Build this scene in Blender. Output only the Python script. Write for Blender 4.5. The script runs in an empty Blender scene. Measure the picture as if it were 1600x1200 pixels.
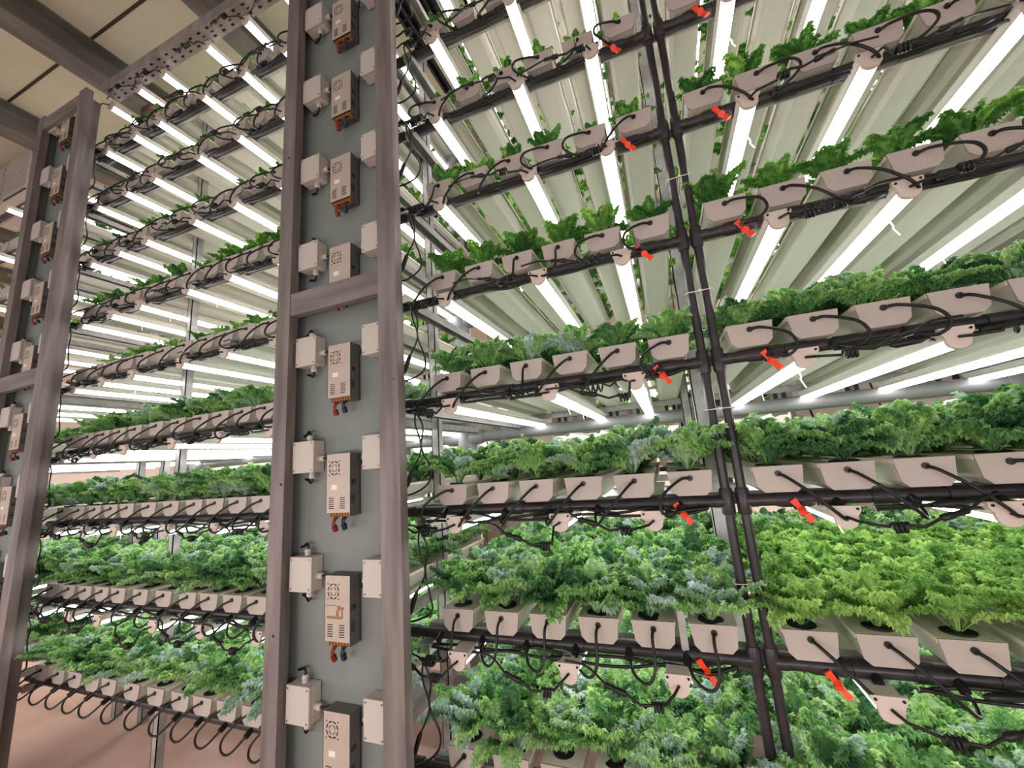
import bpy, math, random
import numpy as np
from mathutils import Matrix, Vector

# ------------------------------------------------------------------ camera, world, exposure
SC = bpy.context.scene
COL = SC.collection
yaw, pitch, roll = -0.3527, 0.19, -0.077
fw = Vector((math.sin(yaw)*math.cos(pitch), math.cos(yaw)*math.cos(pitch), math.sin(pitch)))
rt = Vector((math.cos(yaw), -math.sin(yaw), 0)); up = rt.cross(fw)
r2 = math.cos(roll)*rt + math.sin(roll)*up
u2 = -math.sin(roll)*rt + math.cos(roll)*up
ZO = 1.25                                   # third tier above the floor
cam = bpy.data.cameras.new('camera'); cam_o = bpy.data.objects.new('camera', cam); COL.objects.link(cam_o)
cam.sensor_width = 36; cam.lens = 36*621.1/1600; cam.clip_start = .02; cam.clip_end = 100
m = Matrix((r2, u2, -fw)).transposed().to_4x4(); m.translation = Vector((-0.1328, -1.2356, 0.14 + ZO))
cam_o.matrix_world = m
SC.camera = cam_o
W = bpy.data.worlds.new('world'); SC.world = W; W.use_nodes = True
W.node_tree.nodes['Background'].inputs[0].default_value = (1.0, .93, .905, 1)
W.node_tree.nodes['Background'].inputs[1].default_value = 0.85
SC.view_settings.view_transform = 'Standard'; SC.view_settings.look = 'None'
SC.view_settings.exposure = 0.0; SC.view_settings.gamma = 1
SC.view_settings.use_curve_mapping = False
TUBE = 10.5                                 # brightness of the grow tubes
try:
    SC.cycles.use_denoising = True; SC.cycles.denoiser = 'OPENIMAGEDENOISE'
    SC.cycles.max_bounces = 7; SC.cycles.diffuse_bounces = 5; SC.cycles.glossy_bounces = 2
    SC.cycles.transmission_bounces = 3; SC.cycles.sample_clamp_indirect = 6
    SC.cycles.use_light_tree = True
    SC.cycles.use_adaptive_sampling = True; SC.cycles.adaptive_threshold = .02
except Exception: pass
R = random.Random(7)
NR = np.random.RandomState(7)
H = .38
def tz(t): return (t-3)*H + ZO

def lamp(name, loc, target, sx, sy, power, c=(1.0, .93, .90)):
    l = bpy.data.lights.new(name, 'AREA'); l.shape = 'RECTANGLE'; l.size = sx; l.size_y = sy; l.energy = power; l.color = c
    o = bpy.data.objects.new(name, l); COL.objects.link(o); o.location = loc
    o.rotation_euler = (Vector(target)-Vector(loc)).to_track_quat('-Z', 'Y').to_euler(); return o
for x in (-4.6, -2.9, -1.2, .6):            # added fill behind the camera, stands in for an unseen opposite rack
    lamp('opposite_rack_fill', (x, -2.0, 1.05), (x, .1, 0), 1.1, .25, 13)
for x in (-8.0, -4.5, -1.0, 2.6):           # added fill that brightens the walls of the hall beyond
    lamp('hall_fill', (x, 3.7, 2.9), (x, 3.9, 0), 1.6, .3, 75)
# ------------------------------------------------------------------ materials
def lin(c): return tuple(((x/255)/12.92 if x/255 <= .04045 else ((x/255+.055)/1.055)**2.4) for x in c)
def mat(name, c, rough=.6, metal=0, noise=None, spec=.4, emit=None, scale=8, stretch=(1,1,1), bump=0):
    mt = bpy.data.materials.new(name); mt.use_nodes = True
    nt = mt.node_tree; b = nt.nodes['Principled BSDF']
    c = lin(c); b.inputs['Base Color'].default_value = (*c, 1)
    b.inputs['Roughness'].default_value = rough; b.inputs['Metallic'].default_value = metal
    b.inputs['Specular IOR Level'].default_value = spec
    if noise:
        tc = nt.nodes.new('ShaderNodeTexCoord'); mp = nt.nodes.new('ShaderNodeMapping'); mp.inputs['Scale'].default_value = stretch
        nz = nt.nodes.new('ShaderNodeTexNoise'); nz.inputs['Scale'].default_value = scale; nz.inputs['Detail'].default_value = 6
        cr = nt.nodes.new('ShaderNodeValToRGB')
        cr.color_ramp.elements[0].position = .3; cr.color_ramp.elements[1].position = .7
        cr.color_ramp.elements[0].color = (*lin(noise), 1); cr.color_ramp.elements[1].color = (*c, 1)
        nt.links.new(tc.outputs['Object'], mp.inputs[0]); nt.links.new(mp.outputs[0], nz.inputs[0])
        nt.links.new(nz.outputs[0], cr.inputs[0]); nt.links.new(cr.outputs[0], b.inputs['Base Color'])
        if bump:
            bp = nt.nodes.new('ShaderNodeBump'); bp.inputs['Strength'].default_value = bump; bp.inputs['Distance'].default_value = .01
            nt.links.new(nz.outputs[0], bp.inputs['Height']); nt.links.new(bp.outputs[0], b.inputs['Normal'])
    if emit:
        b.inputs['Emission Color'].default_value = (*emit[0], 1); b.inputs['Emission Strength'].default_value = emit[1]
    return mt
M = dict(
    channel=mat('channel_plastic', (202,200,188), .45, noise=(192,190,176), scale=3),
    cap=mat('channel_cap', (182,170,163), .5, noise=(174,162,155), scale=10),
    black=mat('black_rubber', (22,20,20), .4),
    pipe=mat('black_pipe', (52,47,49), .35, noise=(34,31,33), scale=30),
    redv=mat('red_plastic', (232,70,42), .4),
    steel=mat('galvanised_steel', (168,160,156), .5, .35, noise=(128,118,114), scale=14, stretch=(1,1,.25), bump=.15),
    stile=mat('weathered_steel', (138,129,125), .6, .25, noise=(102,94,91), scale=9, stretch=(2.5,2.5,.3), bump=.25),
    rail=mat('rail_steel', (182,180,178), .45, .3, noise=(146,144,142), scale=20),
    member=mat('cross_member_steel', (138,129,125), .6, .25, noise=(106,98,95), scale=9, stretch=(.4,2.5,2.5), bump=.2),
    panel=mat('panel_paint', (124,128,124), .6, noise=(114,118,114), scale=5),
    lid=mat('channel_lid', (240,230,216), .45, noise=(228,218,202), scale=3),  # paler than the channel: light falling on the tops put into the colour
    box=mat('box_plastic', (186,177,170), .5),
    psu=mat('casing_metal', (182,168,157), .45, .1, noise=(172,158,147), scale=12),
    psus=mat('casing_side', (105,102,100), .5, .4),
    slot=mat('slot_dark', (26,22,22), .8),
    copper=mat('terminal_orange', (150,100,58), .5),
    redw=mat('red_wire', (112,30,24), .5), bluew=mat('dark_blue_wire', (28,34,60), .5),
    screw=mat('screw_steel', (120,115,112), .35, .8),
    grey=mat('grey_pipe', (150,152,152), .4, noise=(136,138,140), scale=6),
    lamp=mat('lamp_housing', (222,218,212), .4),
    lampcap=mat('lamp_cap', (206,190,181), .5),
    tube=mat('lit_diffuser', (255,250,250), .4, emit=((1.0,.935,.955), TUBE)),
    glue=mat('brown_glue', (150,104,70), .7),
    sticker=mat('sticker', (226,214,204), .6),
    ceil=mat('ceiling_paint', (212,206,184), .8, noise=(202,196,174), scale=2),
    seam=mat('seam_dark', (62,54,46), .9),
    beam=mat('beam_steel', (132,130,122), .55, .3, noise=(98,96,90), scale=10, stretch=(1,.3,1)),
    rust=mat('rusted_plate', (92,56,48), .7, .2, noise=(60,40,36), scale=8),
    wall=mat('wall_paint', (236,227,221), .8, noise=(229,219,212), scale=1.2),
    floor=mat('floor_coating', (230,200,184), .42, noise=(216,182,166), scale=1.4, stretch=(1,2.6,1)),
    white=mat('white_board', (232,222,214), .5), dark=mat('dark_fins', (40,36,38), .6),
    wire=mat('white_strap', (228,222,216), .5),
)
# kale
def kale_mat(name, stops, spec=.45):
    mt = bpy.data.materials.new(name); mt.use_nodes = True; nt = mt.node_tree; N = nt.nodes; L = nt.links
    b = N['Principled BSDF']; out = N['Material Output']
    at = N.new('ShaderNodeAttribute'); at.attribute_name = 'tint'
    ge = N.new('ShaderNodeNewGeometry')
    nz = N.new('ShaderNodeTexNoise'); nz.inputs['Scale'].default_value = 5.5; nz.inputs['Detail'].default_value = 3
    L.new(ge.outputs['Position'], nz.inputs[0])
    a = N.new('ShaderNodeMath'); a.operation = 'MULTIPLY_ADD'; a.inputs[1].default_value = 1.7; a.inputs[2].default_value = -.85
    L.new(nz.outputs[0], a.inputs[0])
    s = N.new('ShaderNodeMath'); s.operation = 'ADD'; L.new(a.outputs[0], s.inputs[0]); L.new(at.outputs['Fac'], s.inputs[1])
    cr = N.new('ShaderNodeValToRGB'); e = cr.color_ramp.elements
    e[0].position = stops[0][0]; e[0].color = (*stops[0][1], 1); e[1].position = stops[-1][0]; e[1].color = (*stops[-1][1], 1)
    for p, c in stops[1:-1]:
        q = e.new(p); q.color = (*c, 1)
    L.new(s.outputs[0], cr.inputs[0])
    L.new(cr.outputs[0], b.inputs['Base Color']); b.inputs['Roughness'].default_value = .45
    b.inputs['Specular IOR Level'].default_value = spec
    n2 = N.new('ShaderNodeTexNoise'); n2.inputs['Scale'].default_value = 210; n2.inputs['Detail'].default_value = 2; L.new(ge.outputs['Position'], n2.inputs[0])
    bp = N.new('ShaderNodeBump'); bp.inputs['Strength'].default_value = .9; bp.inputs['Distance'].default_value = .004
    L.new(n2.outputs[0], bp.inputs['Height']); L.new(bp.outputs[0], b.inputs['Normal'])
    tr = N.new('ShaderNodeBsdfTranslucent'); mx = N.new('ShaderNodeMixShader'); mx.inputs[0].default_value = .36
    hs = N.new('ShaderNodeHueSaturation'); hs.inputs['Value'].default_value = 1.5; hs.inputs['Hue'].default_value = .48
    L.new(cr.outputs[0], hs.inputs['Color']); L.new(hs.outputs[0], tr.inputs[0])
    L.new(b.outputs[0], mx.inputs[1]); L.new(tr.outputs[0], mx.inputs[2]); L.new(mx.outputs[0], out.inputs[0])
    return mt
M['kale'] = kale_mat('kale_leaf', [(0, lin((60,102,68))), (.26, lin((90,146,86))), (.44, lin((138,188,108))), (.56, lin((178,212,144))), (.67, lin((146,180,158))), (1, lin((194,211,208)))])
M['seedling'] = kale_mat('young_leaf', [(0, lin((50,104,46))), (.5, lin((88,146,62))), (.8, lin((132,182,84))), (1, lin((156,196,108)))])

M['young'] = kale_mat('fresh_leaf', [(0, lin((86,142,68))), (.4, lin((132,182,92))), (.75, lin((172,208,122))), (1, lin((186,220,140)))])

# ------------------------------------------------------------------ mesh helpers
class MB:
    def __init__(s): s.v = []; s.f = []; s.sm = []
    def add(s, vs, fs, smooth=False):
        o = len(s.v); s.v += [tuple(p) for p in vs]; s.f += [tuple(i+o for i in f) for f in fs]; s.sm += [smooth]*len(fs); return s
    def box(s, x0, x1, y0, y1, z0, z1):
        return s.add([(x0,y0,z0),(x1,y0,z0),(x1,y1,z0),(x0,y1,z0),(x0,y0,z1),(x1,y0,z1),(x1,y1,z1),(x0,y1,z1)],
                     [(0,3,2,1),(4,5,6,7),(0,1,5,4),(1,2,6,5),(2,3,7,6),(3,0,4,7)])
    def prism(s, prof, y0, y1, axis='y', cap=True):       # prof: list of (a,b), extruded along an axis
        n = len(prof)
        def P(a, b, y): return {'y': (a, y, b), 'x': (y, a, b), 'z': (a, b, y)}[axis]
        vs = [P(a, b, y0) for a, b in prof] + [P(a, b, y1) for a, b in prof]
        fs = [(i, (i+1) % n, n+(i+1) % n, n+i) for i in range(n)]
        if cap: fs += [tuple(range(n))[::-1], tuple(range(n, 2*n))]
        return s.add(vs, fs)
    def tube(s, pts, r, n=7, res=0, cap=True):
        P = [Vector(p) for p in pts]
        if res:
            Q = []
            E = [P[0]*2-P[1]] + P + [P[-1]*2-P[-2]]
            for i in range(1, len(E)-2):
                a, b, c, d = E[i-1:i+3]
                for k in range(res):
                    t = k/res
                    Q.append(.5*((2*b)+(c-a)*t+(2*a-5*b+4*c-d)*t*t+(3*b-a-3*c+d)*t**3))
            Q.append(P[-1]); P = Q
        rs = r if isinstance(r, (list, tuple)) else [r]*len(P)
        if len(rs) != len(P): rs = [r[0]]*len(P)
        T0 = (P[1]-P[0]).normalized(); u = T0.orthogonal().normalized(); vs = []
        for i, p in enumerate(P):
            T = (P[min(i+1, len(P)-1)] - P[max(i-1, 0)]); T = T.normalized() if T.length > 1e-9 else T0
            u = (u - T*u.dot(T)); u = u.normalized() if u.length > 1e-6 else T.orthogonal().normalized()
            w = T.cross(u)
            for k in range(n):
                a = 2*math.pi*k/n; vs.append(p + (u*math.cos(a)+w*math.sin(a))*rs[i])
        fs = [(i*n+k, i*n+(k+1) % n, (i+1)*n+(k+1) % n, (i+1)*n+k) for i in range(len(P)-1) for k in range(n)]
        s.add(vs, fs, True)
        if cap:
            o = (len(P)-1)*n; s.add([vs[k] for k in range(n)], [tuple(range(n))[::-1]]); s.add([vs[o+k] for k in range(n)], [tuple(range(n))])
        return s
    def mesh(s, name, m, bevel=0):
        me = bpy.data.meshes.new(name); me.from_pydata(s.v, [], s.f); me.polygons.foreach_set('use_smooth', s.sm)
        me.materials.append(m); me.update()
        return me
def ob(name, data, parent=None, loc=None, rot=None, bevel=0):
    o = bpy.data.objects.new(name, data); COL.objects.link(o)
    if parent: o.parent = parent
    if loc is not None: o.location = loc
    if rot is not None: o.rotation_euler = rot
    if bevel:
        b = o.modifiers.new('bevel', 'BEVEL'); b.width = bevel; b.segments = 2; b.limit_method = 'ANGLE'
    return o
def thing(name, loc, label, cat, group=None, data=None, rot=None):
    o = ob(name, data, None, loc, rot); o['label'] = label; o['category'] = cat
    if group: o['group'] = group
    return o
def structure(name, data, loc=None):
    o = ob(name, data, None, loc); o['kind'] = 'structure'; return o
def copy_tree(o, loc, label, group=None, parent=None):
    c = o.copy(); COL.objects.link(c)
    if parent is not None: c.parent = parent
    if loc is not None:
        c.location = loc; c['label'] = label
        if group: c['group'] = group
    for ch in list(o.children): copy_tree(ch, None, None, None, c)
    return c
TIER = {1:'bottom', 2:'second', 3:'third', 4:'fourth', 5:'fifth', 6:'sixth', 7:'seventh', 8:'eighth', 9:'ninth', 10:'tenth'}
ORD = ['first','second','third','fourth','fifth','sixth','seventh','eighth','ninth','tenth','eleventh','twelfth','thirteenth','fourteenth','fifteenth','sixteenth','seventeenth','eighteenth','nineteenth','twentieth']

# ------------------------------------------------------------------ room
FX0, FX1, FY0, FY1, CZ = -11.0, 6.0, -3.2, 4.6, 2.95+ZO
structure('floor', MB().box(FX0, FX1, FY0, FY1, -.1, 0).mesh('floor', M['floor']))
structure('wall_back', MB().box(FX0, FX1, FY1, FY1+.1, 0, CZ).mesh('wall_back', M['wall']))
structure('wall_left', MB().box(FX0-.1, FX0, FY0, FY1, 0, CZ).mesh('wall_left', M['wall']))
structure('wall_right', MB().box(FX1, FX1+.1, FY0, FY1, 0, CZ).mesh('wall_right', M['wall']))
structure('ceiling', MB().box(FX0, FX1, FY0, FY1, CZ, CZ+.1).mesh('ceiling', M['ceil']))
sm = MB()
for y in (-2.0, -1.1, -.2, .7, 1.6, 2.5, 3.4): sm.box(FX0, FX1, y-.008, y+.008, CZ-.003, CZ+.001)
structure('trim_1', sm.mesh('ceiling_seam', M['seam']))
bi = 0
for x in (-9.6, -8.6, -7.5, -6.4, -5.3, -4.28, -3.23, -2.2, -1.17, -.1, .95, 2.0, 3.1):
    bm = MB(); h0 = CZ-.2
    bm.box(x-.075, x+.075, FY0, FY1, h0, h0+.012).box(x-.006, x+.006, FY0, FY1, h0+.012, CZ-.012).box(x-.075, x+.075, FY0, FY1, CZ-.012, CZ-.001)
    thing('ceiling_beam', (0,0,0), 'grey steel ceiling beam crossing above the racks from front to back', 'beam', 'steel beams under the ceiling', bm.mesh('ceiling_beam', M['beam'])); bi += 1
# slotted beam along the column tops
t = thing('slotted_beam', (0,0,0), 'galvanised beam punched with rows of slots, resting on the column tops', 'beam')
bz = 2.60+ZO
b = MB().box(-3.12, 3, -.128, -.055, bz, bz+.006).box(-3.12, 3, -.134, -.128, bz, bz+.065).box(-3.12, 3, -.055, -.049, bz, bz+.06)
b.box(-3.12, 3, -.128, -.10, bz+.059, bz+.065)
ob('web', b.mesh('beam_web', M['steel']), t)
b = MB(); x = -3.09
while x < 2.9:
    for y in (-.115, -.070): b.box(x, x+.022, y-.005, y+.005, bz-.0015, bz+.001)
    b.box(x+.01, x+.03, -.095, -.089, bz-.0015, bz+.001); x += .07
ob('slot', b.mesh('beam_slots', M['slot']), t)
# rusted bracket plates by the left column head
b = MB().box(-3.02, -2.86, .02, .1, 2.47+ZO, 2.58+ZO).box(-2.84, -2.70, .05, .12, 2.40+ZO, 2.54+ZO)
b.tube([(-3.0,.06,2.6+ZO), (-2.7,.06,2.6+ZO)], .012)
thing('bracket', (0,0,0), 'rust brown plate bracket hung under the beam beside the further steel column', 'bracket', None, b.mesh('bracket', M['rust']))

# ------------------------------------------------------------------ growing channel
def chan_prof(w, wb, h, c): return [(-wb/2+c,0),(wb/2-c,0),(wb/2,c),(w/2,h),(-w/2,h),(-wb/2,c)]
CH0, CH1 = -.035, 1.06
me_body = MB().prism(chan_prof(.106, .094, .060, .013), CH0, CH1).mesh('channel_body', M['channel'])
lid = MB().prism([(-.056,.054),(-.0535,.054),(-.0535,.060),(.0535,.060),(.0535,.054),(.056,.054),(.056,.0645),(-.056,.0645)], CH0+.002, CH1)
me_lid = lid.mesh('channel_lid', M['lid'])
me_cap = MB().prism(chan_prof(.111, .098, .0645, .014), CH0-.005, CH0).mesh('end_cap', M['cap'])
g = MB().tube([(0,CH0-.004,.046),(0,CH0-.009,.046)], .0075, 10)
me_grom = g.mesh('grommet', M['black'])
def hose_mesh(k, s):
    P = [[(0,-.04,.046),(.014,-.062,.036),(.05,-.086,.0),(.088,-.09,-.042),(.11,-.075,-.062),(.118,-.05,-.05),(.112,-.034,-.03)],
         [(0,-.04,.046),(.004,-.062,.03),(.004,-.086,-.03),(.025,-.09,-.062),(.058,-.07,-.054),(.072,-.036,-.026)],
         [(0,-.04,.046),(.025,-.055,.044),(.07,-.09,.012),(.082,-.1,-.026),(.06,-.085,-.046),(.035,-.036,-.027)],
         [(0,-.04,.046),(.03,-.062,.03),(.066,-.096,-.012),(.07,-.1,-.052),(.045,-.086,-.066),(.018,-.04,-.028)]][k]
    b = MB().tube([(s*x, y, z) for x, y, z in P], .0040, 6, 6)
    e = P[-1]; b.tube([(s*e[0], e[1]-.008, e[2]-.004), (s*e[0], e[1]+.016, e[2]+.008)], .0105, 10)
    return b.mesh('feed_hose', M['black'])
HOSE = {(k, s): hose_mesh(k, s) for k in range(4) for s in (-1, 1)}
b = MB()
for dx in (-.018, .018): b.tube([(dx, CH1-.06, .002), (dx, CH1-.06, -.055)], .0095, 8)
me_spout = b.mesh('drain_spout', M['black'])
def channel(x, y, t, label, group, hose=None, spout=True, full=True):
    o = thing('growing_channel', (x, y, tz(t)+.012), label, 'planter', group)
    o.rotation_euler = (0, 0, 0)
    ob('body', me_body, o); ob('lid', me_lid, o)
    if full: ob('end_cap', me_cap, o)
    if hose is not None:
        ob('grommet', me_grom, o); h = ob('feed_hose', HOSE[hose], o); h['label'] = 'thin black feed hose'
    if spout: ob('drain_spout', me_spout, o)
    return o
AL = [-.085, -.23, -.375, -.520, -.665, -.812]
AR = [.120, .264, .409, .551, .694, .838, .981, 1.125, 1.27, 1.415]
BL = [-3.175, -3.02, -2.875, -2.735, -2.603, -2.435, -2.27, -2.11, -1.975, -1.835, -1.697, -1.555, -1.41, -1.29]
CLs = [-3.70, -3.845, -3.99, -4.135, -4.28, -4.425]
chans = []      # (tier, x, y, bay, index)
for t in range(1, 10):
    for i, x in enumerate(AL):
        channel(x, 0, t, f'cream growing channel, {ORD[i]} left of the twin risers, {TIER[t]} tier from the floor', 'channels left of the twin risers', (R.choice([0,0,1,2]) if t != 2 else 1, -1))
        chans.append((t, x, 0, 'a', i))
    for i, x in enumerate(AR):
        if i > 6 and t < 3: pass
        channel(x, 0, t, f'cream growing channel, {ORD[i]} right of the twin risers, {TIER[t]} tier from the floor', 'channels right of the twin risers', (R.choice([0,0,2]), 1) if i < 6 else None, spout=i < 7)
        chans.append((t, x, 0, 'b', i))
    for i, x in enumerate(BL):
        channel(x, 0, t, f'cream channel, {ORD[i]} from far end of bay between steel columns, {TIER[t]} tier', 'channels between the two steel columns', (3 if t < 4 else R.choice([0,2,3]), -1) if i < 12 else None)
        chans.append((t, x, 0, 'c', i))
    for i, x in enumerate(CLs if t < 9 else ()):
        channel(x, 0, t, f'cream growing channel {ORD[i]} past the further steel column, {TIER[t]} tier', 'channels past the further steel column', None, False)
        chans.append((t, x, 0, 'd', i))
for t in (2, 3, 4):
    for i, x in enumerate((-1.50, -1.65, -1.80, -1.95, -2.10)):
        channel(x, 1.2, t, f'cream growing channel, {ORD[i]} in the back block behind the near column, {TIER[t]} tier', 'channels of the back block', None, False)
        chans.append((t, x, 1.2, 'e', i))
for t in (3, 4, 5):
    for i in range(20):
        x = -1.3 + i*.145 + (.06 if i > 8 else 0)
        channel(x, 2.03, t, f'growing channel, {ORD[i]} from the far left along the rack beyond the aisle, {TIER[t]} tier', 'channels of the rack beyond the aisle', None, False)
        chans.append((t, x, 2.03, 'f', i))

# ------------------------------------------------------------------ feed pipes, valves, risers
def pipe_run(x0, x1, y, t, valve, label, group, stubs=()):
    z = tz(t)-.008
    o = thing('feed_pipe', (0, y, z), label, 'pipe', group)
    ob('pipe', MB().tube([(x0,0,0),(x1,0,0)], .0155, 12).mesh('feed_pipe', M['pipe']), o)
    for x in stubs: ob('coupling', MB().tube([(x-.025,0,0),(x+.025,0,0)], .019, 12).mesh('coupling', M['pipe']), o)
    if valve is not None:
        v = ob('valve', MB().tube([(valve-.045,0,0),(valve-.03,0,0),(valve+.03,0,0),(valve+.045,0,0)], [.0165,.020,.020,.0165], 12).tube([(valve,0,-.0),(valve,-.02,-.018)], .011, 10).mesh('valve_body', M['pipe']), o)
        L = MB()
        c = Vector((valve+.004, -.026, -.024))
        L.tube([c+Vector((0,.004,.003)), c+Vector((0,-.008,-.006))], .0095, 12)
        for sgn in (-1, 1):
            a = c + Vector((-.004*sgn, 0, .006*sgn)); e = c + Vector((-.017*sgn, -.004, .026*sgn))
            d = (e-a).normalized(); w = Vector((d.z, 0, -d.x)); n = Vector((0,-.003,0))
            q = [a-w*.0055, a+w*.0055, e+w*.0085, e-w*.0085]
            L.add([p+n for p in q]+[p-n for p in q], [(0,1,2,3),(7,6,5,4),(0,4,5,1),(1,5,6,2),(2,6,7,3),(3,7,4,0)])
        lv = ob('lever', L.mesh('lever', M['redv']), v); lv['label'] = 'red butterfly lever'
    return o
for t in range(1, 10):
    pipe_run(-3.36, -.018, -.012, t, -.118, f'black feed pipe running left from the twin risers under the {TIER[t]} tier', 'black feed pipes', (-.19, -.45, -.6, -1.0))
    pipe_run(.052, 1.75, -.012, t, .152, f'black feed pipe running right from the twin risers under the {TIER[t]} tier', 'black feed pipes', (.22, .33, .47, .62))
    pipe_run(-5.2, -3.6, -.012, t, None, f'black feed pipe past the further steel column, {TIER[t]} tier', 'black feed pipes')
for k, x in enumerate((-.002, .036)):
    o = thing('riser_pipe', (x, -.014, 0), ('left' if k == 0 else 'right')+' one of the twin black riser pipes standing side by side', 'pipe', 'twin black riser pipes')
    ob('pipe', MB().tube([(0,0,0.02),(0,0,2.7+ZO)], .0118, 14).mesh('riser', M['pipe']), o)
    for t in range(1, 10):
        s = -1 if k == 0 else 1; z = tz(t)-.008
        b = MB().tube([(0,0,z-.034),(0,0,z-.028),(0,0,z+.028),(0,0,z+.034)], [.0145,.0168,.0168,.0145], 14).tube([(0,0,z),(s*.032,0,z)], .0165, 12)
        ob('tee', b.mesh('tee_fitting', M['pipe']), o)
b = MB()
for z in (tz(4.52), tz(3.62), tz(5.5), tz(2.45)):
    b.tube([(-.018,-.03,z),(.052,-.03,z+.001),(.055,-.012,z),(.052,.004,z),(-.018,.004,z),(-.02,-.012,z),(-.018,-.03,z)], .0015, 5)
    b.box(.014, .021, -.036, -.028, z-.003, z+.003)
thing('zip_ties', (0,0,0), 'white zip ties binding the twin black riser pipes together', 'zip tie', None, b.mesh('zip_ties', M['wire']))

# ------------------------------------------------------------------ rack frames
def rack(xs, y0, y1, tiers, label, posts, depth_rails, name='rack_frame'):
    o = thing(name, (0,0,0), label, 'rack', 'steel racks')
    me = MB().box(-.018, .018, 0, y1-y0, -.003, .0).box(-.018, -.015, 0, y1-y0, -.030, -.003).box(.015, .018, 0, y1-y0, -.030, -.003).mesh('side_rail', M['rail'])
    mc = MB().box(0, xs[1]-xs[0], 0, .003, -.03, 0).box(0, xs[1]-xs[0], 0, .03, -.003, 0).mesh('cross_bar', M['rail'])
    for t in tiers:
        for x in depth_rails: ob('side_rail', me, o, (x, y0, tz(t)-.028))
        for y in (y0+.06, y1-.1): ob('cross_bar', mc, o, (xs[0], y, tz(t)+.011))
    for (x, y, w) in posts:
        ob('post', MB().box(x-w/2, x+w/2, y-w/2, y-w/2+.004, 0, 2.62+ZO).box(x-w/2, x-w/2+.004, y-w/2, y+w/2, 0, 2.62+ZO).box(x+w/2-.004, x+w/2, y-w/2, y+w/2, 0, 2.62+ZO).mesh('post', M['rail']), o)
    return o
rack((-.95, 1.9), -.05, 1.08, range(1, 10), 'galvanised rack frame carrying the tiers around the twin risers', [(.018,.5,.05), (-.01,.97,.04), (1.86,.5,.05), (1.86, 0, .05)], (-.93, 1.8))
rack((-3.36, -1.18), -.05, 1.08, range(1, 10), 'galvanised rack frame between the two steel columns', [(-2.52,.13,.036), (-3.33,.5,.04), (-1.19,.5,.04), (-2.52, .97, .036)], (-3.32, -1.2))
rack((-5.2, -3.58), -.05, 1.08, range(1, 10), 'galvanised rack frame past the further steel column', [(-3.6,.5,.04), (-5.1,.5,.04)], (-3.6, -5.1))
rack((-2.25, -1.36), 1.15, 2.28, (2, 3, 4), 'rack frame of the back block behind the near steel column', [(-1.37,1.7,.04), (-2.2,1.7,.04)], (-1.38, -2.2))
rack((-1.4, 1.75), 1.98, 3.1, (3, 4, 5), 'galvanised rack frame beyond the aisle', [(-1.38,2.1,.05), (1.7,2.1,.05), (.02,2.5,.05)], (-1.38, .02, 1.7))

thing('support_strap', (-.158, -.012, 0), 'flat grey strap between two channel ends of the second tier, left of the risers', 'strap', None,
      MB().box(-.009, .009, -.0115, -.0095, tz(2)-.03, tz(2)+.115).box(-.009, .009, -.0115, .02, tz(2)+.113, tz(2)+.115).mesh('support_strap', M['rail']))
# ------------------------------------------------------------------ grey drains
def drain(x0, x1, y, t, label):
    o = thing('drain_pipe', (0, y, tz(t)-.078), label, 'pipe', 'grey drain pipes')
    ob('pipe', MB().tube([(x0,0,0),(x1,0,0)], .034, 16).mesh('drain', M['grey']), o)
    if x1 > -.05 > x0: ob('end_plug', MB().tube([(-.04,0,0),(.02,0,0)], .039, 16).mesh('plug', M['grey']), o)
for t in range(1, 10):
    drain(-1.18, 1.24, 1.0, t, f'thick grey drain pipe behind the channels around the twin risers, {TIER[t]} tier')
    drain(-3.75, -1.4, 1.0, t, f'thick grey drain pipe behind the bay between the steel columns, {TIER[t]} tier')
for k, (x, nm) in enumerate(((-1.29, 'behind the near steel column'), (-3.84, 'behind the far end of the bay between the columns'), (1.33, 'behind the channels right of the twin risers'))):
    o = thing('drain_stack', (x, 1.02, 0), f'thick grey vertical drain stack {nm}', 'pipe', 'grey drain stacks')
    ob('pipe', MB().tube([(0,0,0),(0,0,2.4+ZO)], .052, 20).mesh('stack', M['grey']), o)
    for t in range(1, 10):
        z = tz(t)-.078
        b = MB().tube([(0,0,z-.12),(0,0,z-.11),(0,0,z+.11),(0,0,z+.12)], [.056,.060,.060,.056], 20).tube([(-.13,-.02,z),(-.115,-.02,z),(-.04,0,z)], [.038,.045,.05], 16).tube([(.13,-.02,z),(.115,-.02,z),(.04,0,z)], [.038,.045,.05], 16)
        ob('tee', b.mesh('drain_tee', M['grey']), o)
o = thing('floor_pipe', (0, 1.0, .13), 'very thick grey pipe lying along the floor under the bottom tier', 'pipe', None, MB().tube([(-3.6,0,0),(1.6,0,0)], .085, 20).mesh('floor_pipe', M['grey']))
# ------------------------------------------------------------------ grow lights
LL = 1.08
hp = [(-.027,.026),(.027,.026),(.027,.020),(.021,.010),(.0205,.002),(-.0205,.002),(-.021,.010),(-.027,.020)]
me_house = MB().prism(hp, .006, LL).mesh('housing', M['lamp'])
dp = [(-.0205,.002)] + [(-.0205*math.cos(a), -.017*math.sin(a)) for a in [math.pi*k/7 for k in range(1,7)]] + [(.0205,.002)]
me_dif = MB().prism(dp, .012, LL-.006).mesh('diffuser', M['tube'])
cp = [(-.031,.030),(.031,.030),(.031,.019),(.0235,.008)] + [(.023*math.cos(a), -.021*math.sin(a)) for a in [math.pi*k/8 for k in range(1,8)]] + [(-.0235,.008),(-.031,.019)]
me_lcap = MB().prism(cp, 0, .010).mesh('lamp_cap', M['lampcap'])
me_lscr = MB().tube([(0,-.002,.023),(0,.001,.023)], .003, 8).mesh('lamp_screw', M['slot'])
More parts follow.
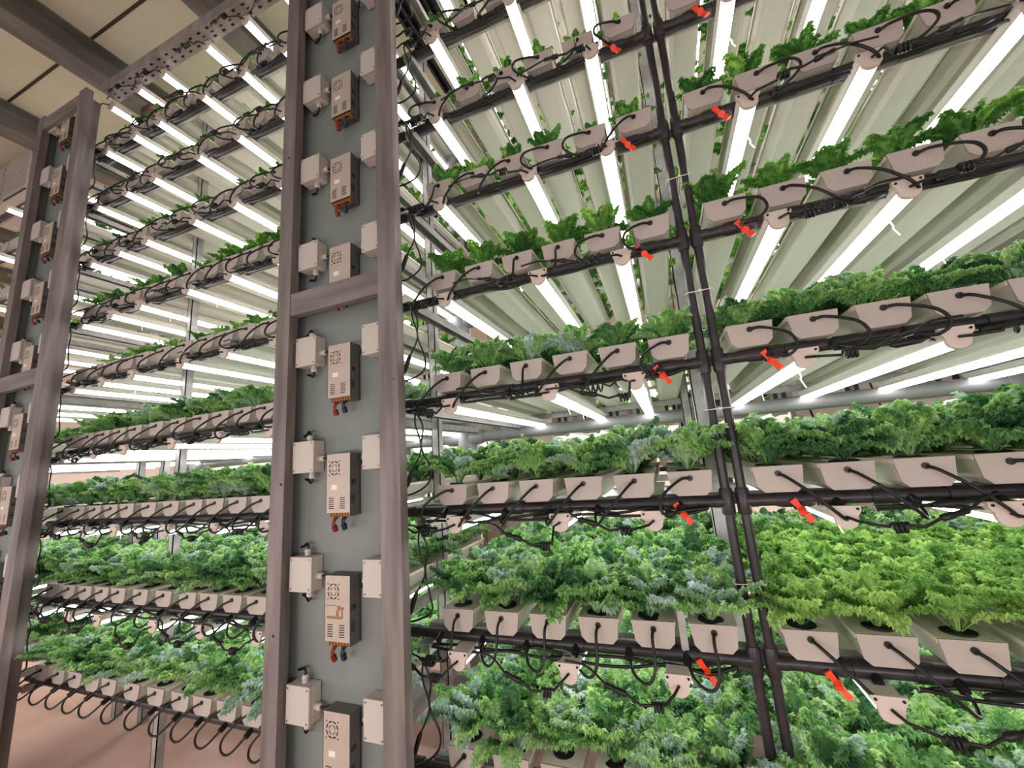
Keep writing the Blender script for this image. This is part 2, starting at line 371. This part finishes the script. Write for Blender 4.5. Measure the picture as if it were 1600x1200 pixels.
def cord_mesh(k, s):
    b = MB(); P = [(0,-.002,.006),(s*.012,-.03,.0)]
    cx, cy, cz = [(.05,-.045,-.022),(.07,-.06,-.008),(.03,-.06,-.045),(.09,-.04,.002)][k]; rr = .0095
    pts = list(P)
    n = 34
    for i in range(n):
        a = i/n*2*math.pi*3.5
        off = (i/n-.5)*(.028 if k != 3 else .07)
        pts.append((s*(cx+off), cy+rr*math.cos(a), cz+rr*math.sin(a)))
    pts += [(s*(cx+.04), cy-.004, cz+.002), (s*(cx+.07), cy+.004, cz+.016)]
    b.tube(pts, .0034, 6)
    e = Vector(pts[-1]); f = e + Vector((s*.05, .006, .014)); q = f + Vector((s*.05, .026, .024))
    b.tube([e, e+(f-e)*.06, e+(f-e)*.45, e+(f-e)*.5, e+(f-e)*.94, f], [.004,.0075,.0075,.0055,.0068,.004], 8)
    b.tube([f, q, q+Vector((s*.06,.012,.004))], .003, 6, 4)
    return b.mesh('power_cord', M['black'])
CORD = {(k, s): cord_mesh(k, s) for k in range(4) for s in (-1, 1)}
b = MB().tube([(.022,.16,.012),(.026,.15,-.02),(.022,.145,-.03),(.03,.14,-.055)], .0022, 5, 4).tube([(0,.52,-.012),(.004,.515,-.045)], .0018, 5)
me_strap = b.mesh('hanging_strap', M['wire'])
lights = []
def light(x, y, z, label, group, cord=None, strap=False):
    o = thing('grow_light', (x, y, z), label, 'lamp', group)
    ob('housing', me_house, o); d = ob('diffuser', me_dif, o); d['label'] = 'glowing white tube diffuser'; ob('end_cap', me_lcap, o)
    if cord is not None: ob('screw', me_lscr, o, (-.024,0,0)); ob('screw', me_lscr, o, (.024,0,0)); ob('power_cord', CORD[cord], o)
    if strap: ob('strap', me_strap, o)
    lights.append(o)
LA = [-.185, -.45, -.79]; LR = [.225, .508, .81, 1.11]
LB = [-3.16, -2.875, -2.625, -2.24, -1.93, -1.62, -1.33]
for t in range(1, 11):
    z = tz(t)-.050; y = -.075 if t > 2 else -.095
    if t > 1:
        for i, x in enumerate(LA):
            light(x+R.uniform(-.008,.008), y, z, f'tube grow light, {ORD[i]} left of the twin risers, under the {TIER[t]} tier', 'grow lights left of the twin risers', (R.randrange(4), -1), R.random() < .5)
        for i, x in enumerate(LR):
            light(x+R.uniform(-.008,.008), y, z, f'tube grow light, {ORD[i]} right of the twin risers, under the {TIER[t]} tier', 'grow lights right of the twin risers', (R.randrange(4), 1) if i < 3 else None, R.random() < .5)
        for i, x in enumerate(LB):
            light(x+R.uniform(-.01,.01), y, z-(.045 if t == 10 else 0), f'tube grow light, {ORD[i]} from far end of bay between steel columns, under {TIER[t]} tier', 'grow lights between the two steel columns', (R.randrange(4), -1) if i < 6 else None, R.random() < .4)
        for i, x in enumerate((-3.77, -4.1, -4.4) if t < 10 else ()):
            light(x, y, z, f'tube grow light {ORD[i]} past the further steel column, under the {TIER[t]} tier', 'grow lights past the further steel column')
for t in (3, 4, 5):
    for i, x in enumerate((-1.6, -1.95)):
        light(x, 1.17, tz(t)-.05, f'tube grow light, {ORD[i]} in the back block, under the {TIER[t]} tier', 'grow lights of the back block')
for t in (4, 5):
    for i, x in enumerate((-1.2, -.87, -.62, -.36, -.1, .25, .6, 1.05, 1.38)):
        light(x, 1.98, tz(t)-.06, f'tube grow light {ORD[i]} along the rack beyond the aisle, under the {TIER[t]} tier', 'grow lights of the rack beyond the aisle')

# ------------------------------------------------------------------ trunk cables
def trunk(x0, x1, t, label):
    b = MB(); z = tz(t)-.022
    for k in range(2):
        pts = []; x = x0
        while x < x1:
            pts.append((x, -.032-.008*k+R.uniform(-.006,.006), z-.008*k+R.uniform(-.014,.006))); x += .09
        pts.append((x1, -.03, z)); b.tube(pts, .0044, 6, 3)
    x = x0+.1
    while x < x1-.1:
        if R.random() < .75:
            zz = z-.008+R.uniform(-.008,.006); b.tube([(x,-.046,zz),(x+.012,-.046,zz),(x+.06,-.046,zz+.004),(x+.075,-.046,zz+.004)], [.004,.0085,.0085,.004], 8)
        x += R.uniform(.16,.3)
    thing('trunk_cable', (0,0,0), label, 'cable', 'trunk cables', b.mesh('trunk_cable', M['black']))
for t in range(1, 10):
    if t > 1: trunk(-.92, -.05, t, f'black trunk cable with inline connectors left of the twin risers, {TIER[t]} tier'); trunk(.3, 1.6, t, f'black trunk cable with inline connectors right of the twin risers, {TIER[t]} tier')
    if t > 1: trunk(-3.3, -1.25, t, f'black trunk cable in the bay between the steel columns, {TIER[t]} tier')
# drooping leads beside the columns
def droop(x, t, label, k):
    b = MB(); z = tz(t)-.045
    j = [R.uniform(-.012,.012) for _ in range(6)]
    b.tube([(x-.045,-.09,z+.005),(x-.005,-.10,z-.004),(x+.02+j[0],-.09,z-.06),(x+.012,-.09,z-.13+j[1]),(x+.035+j[2],-.09,z-.20),(x+.03,-.09,z-.25),(x-.03,-.10,z-.275+j[3]),(x-.075,-.12,z-.27)], .0032, 6, 5)
    b.tube([(x-.002,-.095,z),(x+.004,-.11,z-.05),(x+.018,-.1,z-.13+j[1]),(x-.012,-.11,z-.20)], .003, 6, 5)
    b.tube([(x-.008,-.11,z-.19),(x-.012,-.11,z-.20),(x-.028,-.115,z-.245),(x-.032,-.115,z-.255)], [.004,.0075,.0075,.004], 8)
    b.tube([(x-.005,-.1,z),(x+.02,-.095,z-.005),(x+.06,-.085,z-.008)], .0045, 6, 4)
    for i in range(4): b.tube([(x+.01+.007*i,-.092+.013*math.cos(a), z-.008+.013*math.sin(a)) for a in [2*math.pi*q/10 for q in range(11)]], .003, 5)
    thing('drooping_lead', (0,0,0), label, 'cable', 'leads drooping beside the steel columns', b.mesh('drooping_lead', M['black']))
for t in range(2, 10):
    droop(-.905, t, f'looped black lead drooping beside the near steel column below the {TIER[t]} tier', 0)
    droop(-3.22, t, f'looped black lead drooping beside the further steel column below the {TIER[t]} tier', 1)

# ------------------------------------------------------------------ steel columns with their boxes
YF = -.22
def column(dx, label, nm):
    o = thing('steel_column', (dx, 0, 0), label, 'column', 'steel columns with power supplies')
    zt = 2.53+ZO
    for (a, c) in ((-1.42, -1.355), (-.958, -.885)):
        ob('stile', MB().box(a, c, YF, YF+.034, 0, zt).box(a, a+.004, YF+.034, YF+.10, 0, zt).box(c-.004, c, YF+.034, YF+.036, 0, zt).mesh('stile', M['stile']), o, bevel=.0015)
    ob('tray', MB().box(-1.40, -.965, -.145, -.141, 0.05, zt-.02).box(-1.40, -1.396, YF+.034, -.145, .05, zt-.02).box(-.969, -.965, YF+.034, -.145, .05, zt-.02).mesh('tray', M['panel']), o)
    for z in (.765+ZO, .02*0+.06, zt-.06): ob('cross_member', MB().box(-1.355, -.958, YF+.002, YF+.032, z-.043, z+.043).mesh('cross_member', M['member']), o, bevel=.0015)
    b = MB()
    for (x, z) in ((-1.383, -.80), (-1.383,-.93), (-1.37, .12), (-1.381, -.35), (-1.386, 1.4)): b.tube([(x, YF-.0005, z+ZO),(x, YF+.001, z+ZO)], .005, 8)
    b.tube([(-.9, YF-.0005, .42+ZO),(-.9, YF+.001, .42+ZO)], .003, 8)
    ob('bolt_hole', b.mesh('bolt_holes', M['slot']), o)
def rrect_box(w, d, h):      # boxy shell, front at -y
    return MB().box(0, w, 0, d, 0, h)
def psu(x, z, label, stain):
    o = thing('power_supply', (x, -.195, z), label, 'power supply', 'power supplies on the steel columns')
    w, h, d = .098, .2, .05
    c = ob('casing', MB().box(0, w, 0, .0015, .012, h).box(0, .0015, 0, d, .012, h).mesh('casing', M['psu']), o)
    ob('chassis', MB().box(w-.0015, w, .0015, d, 0, h).box(0, w, d-.002, d, 0, h).box(.0015, w-.0015, .0015, d-.002, h-.002, h-.0005).box(.002, w-.002, .012, d-.002, .014, .016).mesh('chassis', M['psus']), o)
    b = MB(); cx, cz = .034, h-.046
    for ring, n, wd in ((.021, 8, .0035), (.0115, 4, .002)):
        for k in range(n):
            a0 = 2*math.pi*(k+.14)/n; a1 = 2*math.pi*(k+.86)/n; pr = []
            for a in np.linspace(a0, a1, 5): pr.append((cx+(ring+wd/2)*math.cos(a), cz+(ring+wd/2)*math.sin(a)))
            for a in np.linspace(a1, a0, 5): pr.append((cx+(ring-wd/2)*math.cos(a), cz+(ring-wd/2)*math.sin(a)))
            b.prism(pr[::-1], -.0006, .0002)
    for sx, sz in ((-1,-1),(1,-1),(-1,1),(1,1)): b.tube([(cx+sx*.0215,-.0006,cz+sz*.0215),(cx+sx*.0215,.0002,cz+sz*.0215)], .0022, 8)
    ob('fan_grille', b.mesh('fan_grille', M['slot']), o)
    b = MB()
    for xx in (.012, .058):
        for k in range(6): b.box(xx, xx+.02, -.0006, .0002, .025+k*.0065, .0275+k*.0065)
    for k in range(5): b.box(w-.0003, w+.0006, .006, .022, .04+k*.006, .0425+k*.006)
    for k in range(3): b.box(w-.0003, w+.0006, .008+k*.007, .0115+k*.007, .10, .115)
    for k in range(32): b.box(w-.0003, w+.0006, d-.008, d-.004, .006+k*.006, .009+k*.006)
    ob('vent', b.mesh('vents', M['slot']), o)
    b = MB().box(.010, w-.006, .008, .026, .0, .013)
    for k in range(7): b.box(.014+k*.0115, .0155+k*.0115, .004, .026, -.002, .014)
    ob('terminal_strip', b.mesh('terminals', M['copper']), o)
    b = MB()
    for k in range(3): b.tube([(.03+k*.005,.016,.002),(.03+k*.004,.0,-.014),(.026+k*.003,.004,-.034)], .0027, 6, 4)
    b.tube([(.03,.006,-.03),(.028,.014,-.045)], .0085, 10)
    ob('red_wire', b.mesh('red_wires', M['redw']), o)
    b = MB()
    for k in range(3): b.tube([(.062+k*.007,.016,.002),(.066+k*.004,.002,-.012),(.062+k*.003,.006,-.028)], .0027, 6, 4)
    b.tube([(.066,.008,-.024),(.064,.016,-.040)], .0085, 10)
    ob('blue_wire', b.mesh('blue_wires', M['bluew']), o)
    if stain:
        b = MB().box(.004,.046,-.0005,.0001,.112,.1145).box(.05,.062,-.0005,.0001,.1,.114).box(.046,.056,-.0005,.0001,.084,.1).box(.008,.07,-.0005,.0001,.076,.0835).box(.062,.076,-.0005,.0001,.105,.11).box(.066,.072,-.0005,.0001,.082,.106)
        st = ob('label_residue', b.mesh('glue_stain', M['glue']), o); st['label'] = 'brown glue stain left by a torn label'
    else:
        ob('sticker', MB().box(.022,.046,-.0005,.0001,.085,.1).mesh('sticker', M['sticker']), o)
    return o
me_bscr = MB().tube([(0,-.0008,0),(0,.001,0)], .003, 8).mesh('box_screw', M['screw'])
def jbox(x, z, label, side):
    w, h, d = (.095 if side == 'left' else .074, .108, .05)
    o = thing('junction_box', (x, -.197, z), label, 'junction box', 'junction boxes on the steel columns')
    ob('box', MB().box(.001, w-.001, .012, d, .001, h-.001).mesh('box_body', M['box']), o, bevel=.003)
    ob('lid', MB().box(0, w, 0, .0115, 0, h).mesh('box_lid', M['box']), o, bevel=.0025)
    for sx in (.008, w-.008):
        for sz in (.009, h-.009): ob('screw', me_bscr, o, (sx, 0, sz))
    if side == 'left':
        G = [((w, .028, .045), (1,0,0)), ((.062, .028, 0), (0,0,-1)), ((.05, .028, h), (0,0,1))]
    else:
        G = [((0, .028, .04), (-1,0,0))]
    b = MB(); c = MB()
    for p, dd in G:
        p = Vector(p); dd = Vector(dd)
        b.tube([p-dd*.002, p+dd*.008], .0095, 12); b.tube([p+dd*.008, p+dd*.010, p+dd*.018, p+dd*.021], [.0095,.0115,.0105,.007], 8)
        e = p+dd*.021
        if dd.x > 0: c.tube([e, e+Vector((.012,0,-.002)), e+Vector((.02,.006,0)), e+Vector((.03,.018,0))], .0045, 6, 4); c.tube([e+Vector((.026,.002,0)), e+Vector((.034,.004,.001))], .007, 8)
        elif dd.x < 0: c.tube([e, e+Vector((-.01,.0,-.006)), e+Vector((-.012,.004,-.022))], .0045, 6, 4)
        else: c.tube([e, e+dd*.008, e+dd*.014+Vector((-.014,.006,0)), e+dd*.006+Vector((-.03,.014,0)), e+Vector((-.05,.018,0))], .004, 6, 4)
    ob('cable_gland', b.mesh('glands', M['box']), o); ob('cable', c.mesh('box_cable', M['black']), o)
    return o
ROW = {-2:'lowest',-1:'second',0:'third',1:'fourth',2:'fifth',3:'sixth',4:'seventh',5:'eighth',6:'ninth'}
for dx, nm in ((0, 'near'), (-2.19, 'further')):
    column(dx, f'weathered grey steel column with open front, {nm} one of two, power supplies mounted inside', nm)
    for k in range(-2, 6 if dx == 0 else 7):
        z = ZO+k*.3775
        psu(-1.195+dx, z+.006, f'beige vented power supply {ROW[k]} of its row inside the {nm} steel column' + (', brown label stain' if (k == -1 and dx == 0) else ''), k == -1 and dx == 0)
        jbox(-1.347+dx, z+.152, f'beige junction box on the left side of the {nm} steel column, {ROW[k]} of its row', 'left')
        jbox(-1.046+dx, z+.148, f'beige junction box on the right side of the {nm} steel column, {ROW[k]} of its row', 'right')

# ------------------------------------------------------------------ boards, ducts, air units
for i, (x0, x1, z0, z1) in enumerate(((-1.62,-.98,.0,.56), (.70,1.02,.0,.62), (1.06,1.42,.0,.66))):
    o = thing('equipment_board', (0,1.93,ZO), ['white equipment board at the left end of the rack beyond the aisle','white equipment board in the rack beyond the aisle, nearer the twin risers','white equipment board in the rack beyond the aisle, further right'][i], 'board', 'white equipment boards')
    ob('board', MB().box(x0, x1, 0, .02, z0-1.0, z1).mesh('board', M['white']), o)
    b = MB().box(x0-.03, x0, -.03, .03, z0-1.2, z1+.1)
    ob('frame_post', b.mesh('board_post', M['rail']), o)
    ob('lead', MB().tube([(x0+.05,-.02,z1-.05),(x0+.06,-.04,z1-.2),(x0+.09,-.03,z1-.35)], .006, 6, 4).mesh('board_lead', M['black']), o)
for k, x in enumerate((.0, .045)):
    thing('far_riser', (x, 1.99, 0), 'twin dark riser pipe in the rack beyond the aisle', 'pipe', 'twin risers beyond the aisle', MB().tube([(0,0,0),(0,0,2.2+ZO)], .015, 10).mesh('far_riser', M['pipe']))
for t in (3, 4, 5): pipe_run(-1.38, 1.7, 2.0, t, -.12, f'black feed pipe of the rack beyond the aisle, {TIER[t]} tier', 'black feed pipes')
def louvre(loc, w, h, d, label, n, m, axis):
    o = thing('air_conditioner', loc, label, 'air conditioner', None)
    ob('casing', MB().box(0, w, .02, d, 0, h).mesh('ac_casing', M['box']), o)
    b = MB()
    for i in range(n): z = .03+(h-.06)*i/(n-1); b.box(.03, w-.03, 0, .018, z-.006, z+.004)
    b.box(0,.03,0,.02,0,h).box(w-.03,w,0,.02,0,h).box(w/2-.01,w/2+.01,0,.02,0,h)
    ob('grille', b.mesh('ac_grille', m), o)
    ob('recess', MB().box(.03,w-.03,.0185,.0195,.01,h-.01).mesh('ac_recess', M['dark']), o)
louvre((-5.3,.02,2.50+ZO), .85, .36, .3, 'pale louvred air conditioner hung near the ceiling past the further steel column', 15, M['box'], 'y')
b = MB().box(-1.25, -.55, .25, .95, 2.72+ZO, 2.745+ZO); x = -1.23
while x < -.56: b.box(x, x+.012, .25, .95, 2.68+ZO, 2.72+ZO); x += .045
thing('ceiling_fins', (0,0,0), 'dark finned cooling unit hung from the ceiling behind the near steel column', 'cooling unit', None, b.mesh('ceiling_fins', M['dark']))
thing('air_duct', (0,0,0), 'dark round duct opening beyond the racks at the right', 'duct', None, MB().tube([(1.75,2.6,.5+ZO),(1.9,2.0,.48+ZO),(2.6,2.0,.5+ZO)], .14, 18, 6).mesh('air_duct', M['seam']))
# coil hung under the fourth tier, left of the risers
def coil(x, t, label, s):
    b = MB(); z = tz(t)-.05; pts = [(x-s*.07,-.11,z+.012),(x-s*.03,-.115,z+.004)]
    for i in range(30):
        a = i/30*2*math.pi*3.5; pts.append((x+s*(-.02+.05*i/30), -.12+.011*math.cos(a), z-.008+.011*math.sin(a)))
    pts += [(x+s*.045,-.12,z-.008),(x+s*.07,-.11,z+.012),(x+s*.09,-.08,z+.006)]
    b.tube(pts, .0028, 6)
    thing('coiled_lead', (0,0,0), label, 'cable', 'coiled black leads', b.mesh('coiled_lead', M['black']))
coil(-.30, 4, 'coiled black lead under the fourth tier left of the twin risers', 1)
coil(.31, 5, 'coiled black lead under the fifth tier right of the twin risers', 1)

# ------------------------------------------------------------------ kale
def leaf(rng, L, Wd, th0, curl, ns, nl, na, fr):
    """one curly leaf: a narrow folded blade with crinkled frill lobes along its rim"""
    s = np.linspace(0, 1, ns+1); th = th0 - curl*s**1.4; ds = L/ns
    P = np.stack([np.concatenate([[0], np.cumsum(np.cos(th[:-1])*ds)]), np.zeros(ns+1), np.concatenate([[0], np.cumsum(np.sin(th[:-1])*ds)])], -1)
    Tn = np.stack([np.cos(th), 0*th, np.sin(th)], -1); Nn = np.stack([-np.sin(th), 0*th, np.cos(th)], -1)
    sb = np.clip((s-.3)/.7, 0, 1); w = np.maximum(Wd*np.sin(np.pi*np.clip(sb, .0, .97)**.7)**.7, .0024)
    V, F, T = [], [], []
    for i in range(ns+1):
        for t in (-1, 0, 1): V.append(P[i]+np.array([0, t*w[i], 0])+Nn[i]*(.4*w[i]*t*t))
    for i in range(ns):
        for j in range(2): F.append((i*3+j, i*3+j+1, i*3+j+4, i*3+j+3))
    T += [0.]*len(V)
    for q in range(nl):
        side = 1 if q % 2 else -1; u = .34+.66*(q+rng.uniform(0,.9))/nl
        if q >= nl-2: u = 1.0
        x = u*ns; i = min(int(x), ns-1); f = x-i
        c = P[i]*(1-f)+P[i+1]*f; tn = Tn[i]; nn = Nn[i]; ww = (w[i]*(1-f)+w[i+1]*f)
        tf = rng.uniform(.25, 1.1); c = c + np.array([0, side*ww*tf, 0]) + nn*(.4*ww*tf*tf)
        lift = rng.uniform(-.35, .95); back = rng.uniform(-.3, .9) + (1.2 if u >= .99 else 0)
        d = np.array([0, side*1., 0])+nn*lift+tn*back; d /= np.linalg.norm(d)
        e = np.cross(d, nn+rng.uniform(-.5,.5,3)); e /= np.linalg.norm(e); g = np.cross(d, e)
        r = fr*rng.uniform(.75, 1.25); o = len(V); ph = rng.randint(2); tv = rng.uniform(-.1, .12)
        for k in range(na+1):
            a = math.radians(-118+236*k/na); dr = d*math.cos(a)+e*math.sin(a); z = (1 if (k+ph) % 2 else -1)
            V.append(c+dr*r*.12); V.append(c+dr*r*.62+g*(z*r*.24)); V.append(c+dr*r*(1+.12*z)+g*(z*r*.52+rng.uniform(-.2,.2)*r+.18*r)); T += [tv-.06, tv, tv+.06]
        for k in range(na):
            b = o+k*3; F += [(b, b+1, b+4, b+3), (b+1, b+2, b+5, b+4)]
    return np.array(V), np.array(F), np.array(T)
def plant_arrays(seed, nl, ns, nlobe, na, size, frs, hi=1.0):
    rng = np.random.RandomState(seed); Vs, Fs, Ts = [], [], []; o = 0
    for k in range(nl):
        q = (k+.5)/nl; L = size*(.62+.42*q)*rng.uniform(.85, 1.12); th0 = math.radians(87-46*q+rng.uniform(-9, 9)); curl = math.radians(18+52*q+rng.uniform(-20, 22))
        V, F, T0 = leaf(rng, L, size*.17*rng.uniform(.85, 1.2), th0, curl, ns, nlobe, na, size*frs)
        a = k*2.399+rng.uniform(-.35, .35); ca, sa = math.cos(a), math.sin(a); V[:, 0] += .005
        V = np.stack([V[:, 0]*ca-V[:, 1]*sa, V[:, 0]*sa+V[:, 1]*ca, V[:, 2]*hi], -1)
        Vs.append(V); Fs.append(F+o); o += len(V); Ts.append(np.clip(T0+rng.normal(.42, .16), 0, 1))
    return np.concatenate(Vs).astype(np.float32), np.concatenate(Fs).astype(np.int32), np.concatenate(Ts).astype(np.float32)
def np_mesh(name, V, F, T, mats, mi=None, smooth=False):
    me = bpy.data.meshes.new(name); me.vertices.add(len(V)); me.vertices.foreach_set('co', V.ravel())
    me.loops.add(F.size); me.loops.foreach_set('vertex_index', F.ravel()); me.polygons.add(len(F))
    me.polygons.foreach_set('loop_start', np.arange(0, F.size, 4, dtype=np.int32)); me.polygons.foreach_set('loop_total', np.full(len(F), 4, dtype=np.int32))
    for m_ in mats: me.materials.append(m_)
    if mi is not None: me.polygons.foreach_set('material_index', mi)
    me.polygons.foreach_set('use_smooth', np.full(len(F), smooth))
    at = me.attributes.new('tint', 'FLOAT', 'POINT'); at.data.foreach_set('value', T); me.update(calc_edges=True)
    return me
BIG = [plant_arrays(10+k, 18, 5, 46, 7, .168, .062) for k in range(5)]
BIGM = [np_mesh('kale_plant', *a, [M['kale']]) for a in BIG]
YNGM = [np_mesh('kale_plant', *a, [M['young']]) for a in BIG]
SML = [plant_arrays(30+k, 11, 4, 26, 6, .105, .075) for k in range(3)]
SMLM = [np_mesh('kale_plant', *a, [M['seedling']]) for a in SML]
LOW = [plant_arrays(50+k, 13, 3, 19, 5, .168, .092) for k in range(5)]
LOWS = [plant_arrays(70+k, 8, 3, 8, 4, .105, .14) for k in range(3)]
me_cup = MB().tube([(0,0,-.001),(0,0,.004)], .031, 16).mesh('net_cup', M['slot'])
BAYLAB = {'a':'left of the twin risers','b':'right of the twin risers','c':'from far end between steel columns','d':'past the further steel column','e':'in the back block','f':'in the rack beyond the aisle'}
def young(bay, t, k): return bay == 'b' and t == 2 and k < 5
PL = []
prng = random.Random(99)
for (t, x, y0, bay, i) in chans:
    grown = t <= 3 or (t == 4)
    n = 7
    for k in range(n):
        if t > 4 and bay in 'def' and False: continue
        sc = {1:1.08,2:1.08,3:1.0,4:.80}.get(t, 1.0 if t == 5 else {6:1.05,7:.9}.get(t, .85))*prng.uniform(.88, 1.12)
        if bay in 'cd' and t == 5: sc *= .8
        if not grown and prng.random() < .12: sc *= .6
        if young(bay, t, k): sc *= .86
        if bay == 'a' and t == 5 or bay == 'b' and t in (5,): sc *= 1.2
        PL.append((t, x+prng.uniform(-.008,.008), y0+(.008 if k == 0 and t < 4 else .03)+.15*k+prng.uniform(-.015,.015), tz(t)+.012+.063, bay, i, k, grown, sc, prng.uniform(0, 6.28), prng.randrange(60), prng.uniform(-.12,.12), prng.uniform(-.12,.12)))
INDIV = None   # filled from the visibility count
INDIV = {0,1,2,3,7,8,9,14,15,16,17,18,21,22,23,28,29,30,35,36,37,42,43,44,46,49,50,51,56,57,58,63,64,65,67,71,112,119,120,126,127,133,134,140,141,147,148,154,155,156,161,162,168,169,175,176,182,189,205,207,211,212,252,253,254,256,257,259,260,261,262,264,266,267,268,269,270,272,273,274,275,276,277,278,280,282,283,287,288,290,291,294,295,296,297,298,301,302,303,304,305,307,308,309,310,311,312,315,316,317,318,319,320,321,323,324,325,326,327,328,331,332,333,334,364,365,371,378,385,387,392,394,399,402,406,408,413,414,420,427,434,456,457,458,460,461,463,464,465,466,471,472,504,511,512,518,525,526,532,533,539,546,547,553,554,560,567,568,574,576,616,623,630,637,644,651,658,665,672,679,686,709,710,756,757,758,763,770,777,784,791,798,799,805,812,813,819,820,826,868,875,882,889,896,903,910,917,924,931,938,961,962,967,1008,1010,1015,1022,1029,1036,1043,1050,1053,1057,1064,1071,1078,1085,1141,1162,1183,1260,1262,1263,1267,1274,1275,1276,1281,1288,1295,1302,1304,1309,1311,1316,1317,1318,1323,1325,1330,1372,1379,1393,1400,1407,1414,1421,1428,1435,1442,1465,1466,1512,1513,1519,1520,1521,1526,1528,1533,1540,1541,1542,1547,1549,1556,1562,1569,1570,1576,1624,1631,1645,1652,1659,1666,1680,1687,1694,1717,1718,1721,1779,1792,1799,1800,1808,1904,1939,2170}
#INDIV_DATA
def is_individual(j, p):
    if INDIV: return j in INDIV
    t, x, y, z, bay, i, k = p[:7]
    return bay in 'abc' and ((t <= 3 and k < 2) or (t > 3 and k < 1 and i < 7))
acc = []
nind = 0
for j, p in enumerate(PL):
    t, x, y, z, bay, i, k, grown, sc, rz, var, tx, ty = p
    if is_individual(j, p):
        nind += 1
        lab = f'curly kale, {ORD[k]} plant in the {ORD[i]} channel {BAYLAB[bay]}, {TIER[t]} tier'
        o = thing('kale_plant', (x, y, z), lab, 'plant', 'kale plants in the growing channels', (YNGM if young(bay, t, k) else BIGM)[var % 5] if grown else SMLM[var % 3], (tx, ty, rz))
        o.scale = (sc, sc, sc); o['pid'] = j
        if t <= 3 and k == 0: c = ob('net_cup', me_cup, o); c.scale = (1/sc,)*3; c.rotation_euler = (0,0,0)
    else: acc.append(p)
def place(A, p):
    V, F, T = A; t, x, y, z, bay, i, k, grown, sc, rz, var, tx, ty = p
    mx_ = np.array((Matrix.Translation((x, y, z)) @ Matrix.Rotation(rz, 4, 'Z') @ Matrix.Rotation(tx, 4, 'X') @ Matrix.Scale(sc, 4)), dtype=np.float32)
    return V @ mx_[:3, :3].T + mx_[:3, 3]
Vs, Fs, Ts, Ms = [], [], [], []; o_ = 0
for p in acc:
    t, x, y, z, bay, i, k, grown = p[:8]; var = p[10]
    near = grown and bay in 'ab' and t < 3 and k < 5
    A = (BIG[var % 5] if near else LOW[var % 5]) if grown else LOWS[var % 3]
    V = place(A, p); Vs.append(V); Fs.append(A[1]+o_); Ts.append(A[2]); Ms.append(np.full(len(A[1]), 2 if young(bay, t, k) else (0 if grown else 1), dtype=np.int32)); o_ += len(V)
st = thing('kale_foliage', (0,0,0), 'dense rows of curly kale filling the channels deeper inside the racks', 'plants', None, np_mesh('kale_foliage', np.concatenate(Vs), np.concatenate(Fs), np.concatenate(Ts), [M['kale'], M['seedling'], M['young']], np.concatenate(Ms)))
st['kind'] = 'stuff'
print('INDIVIDUAL PLANTS', nind, 'STUFF', len(acc), 'faces', sum(len(f) for f in Fs))
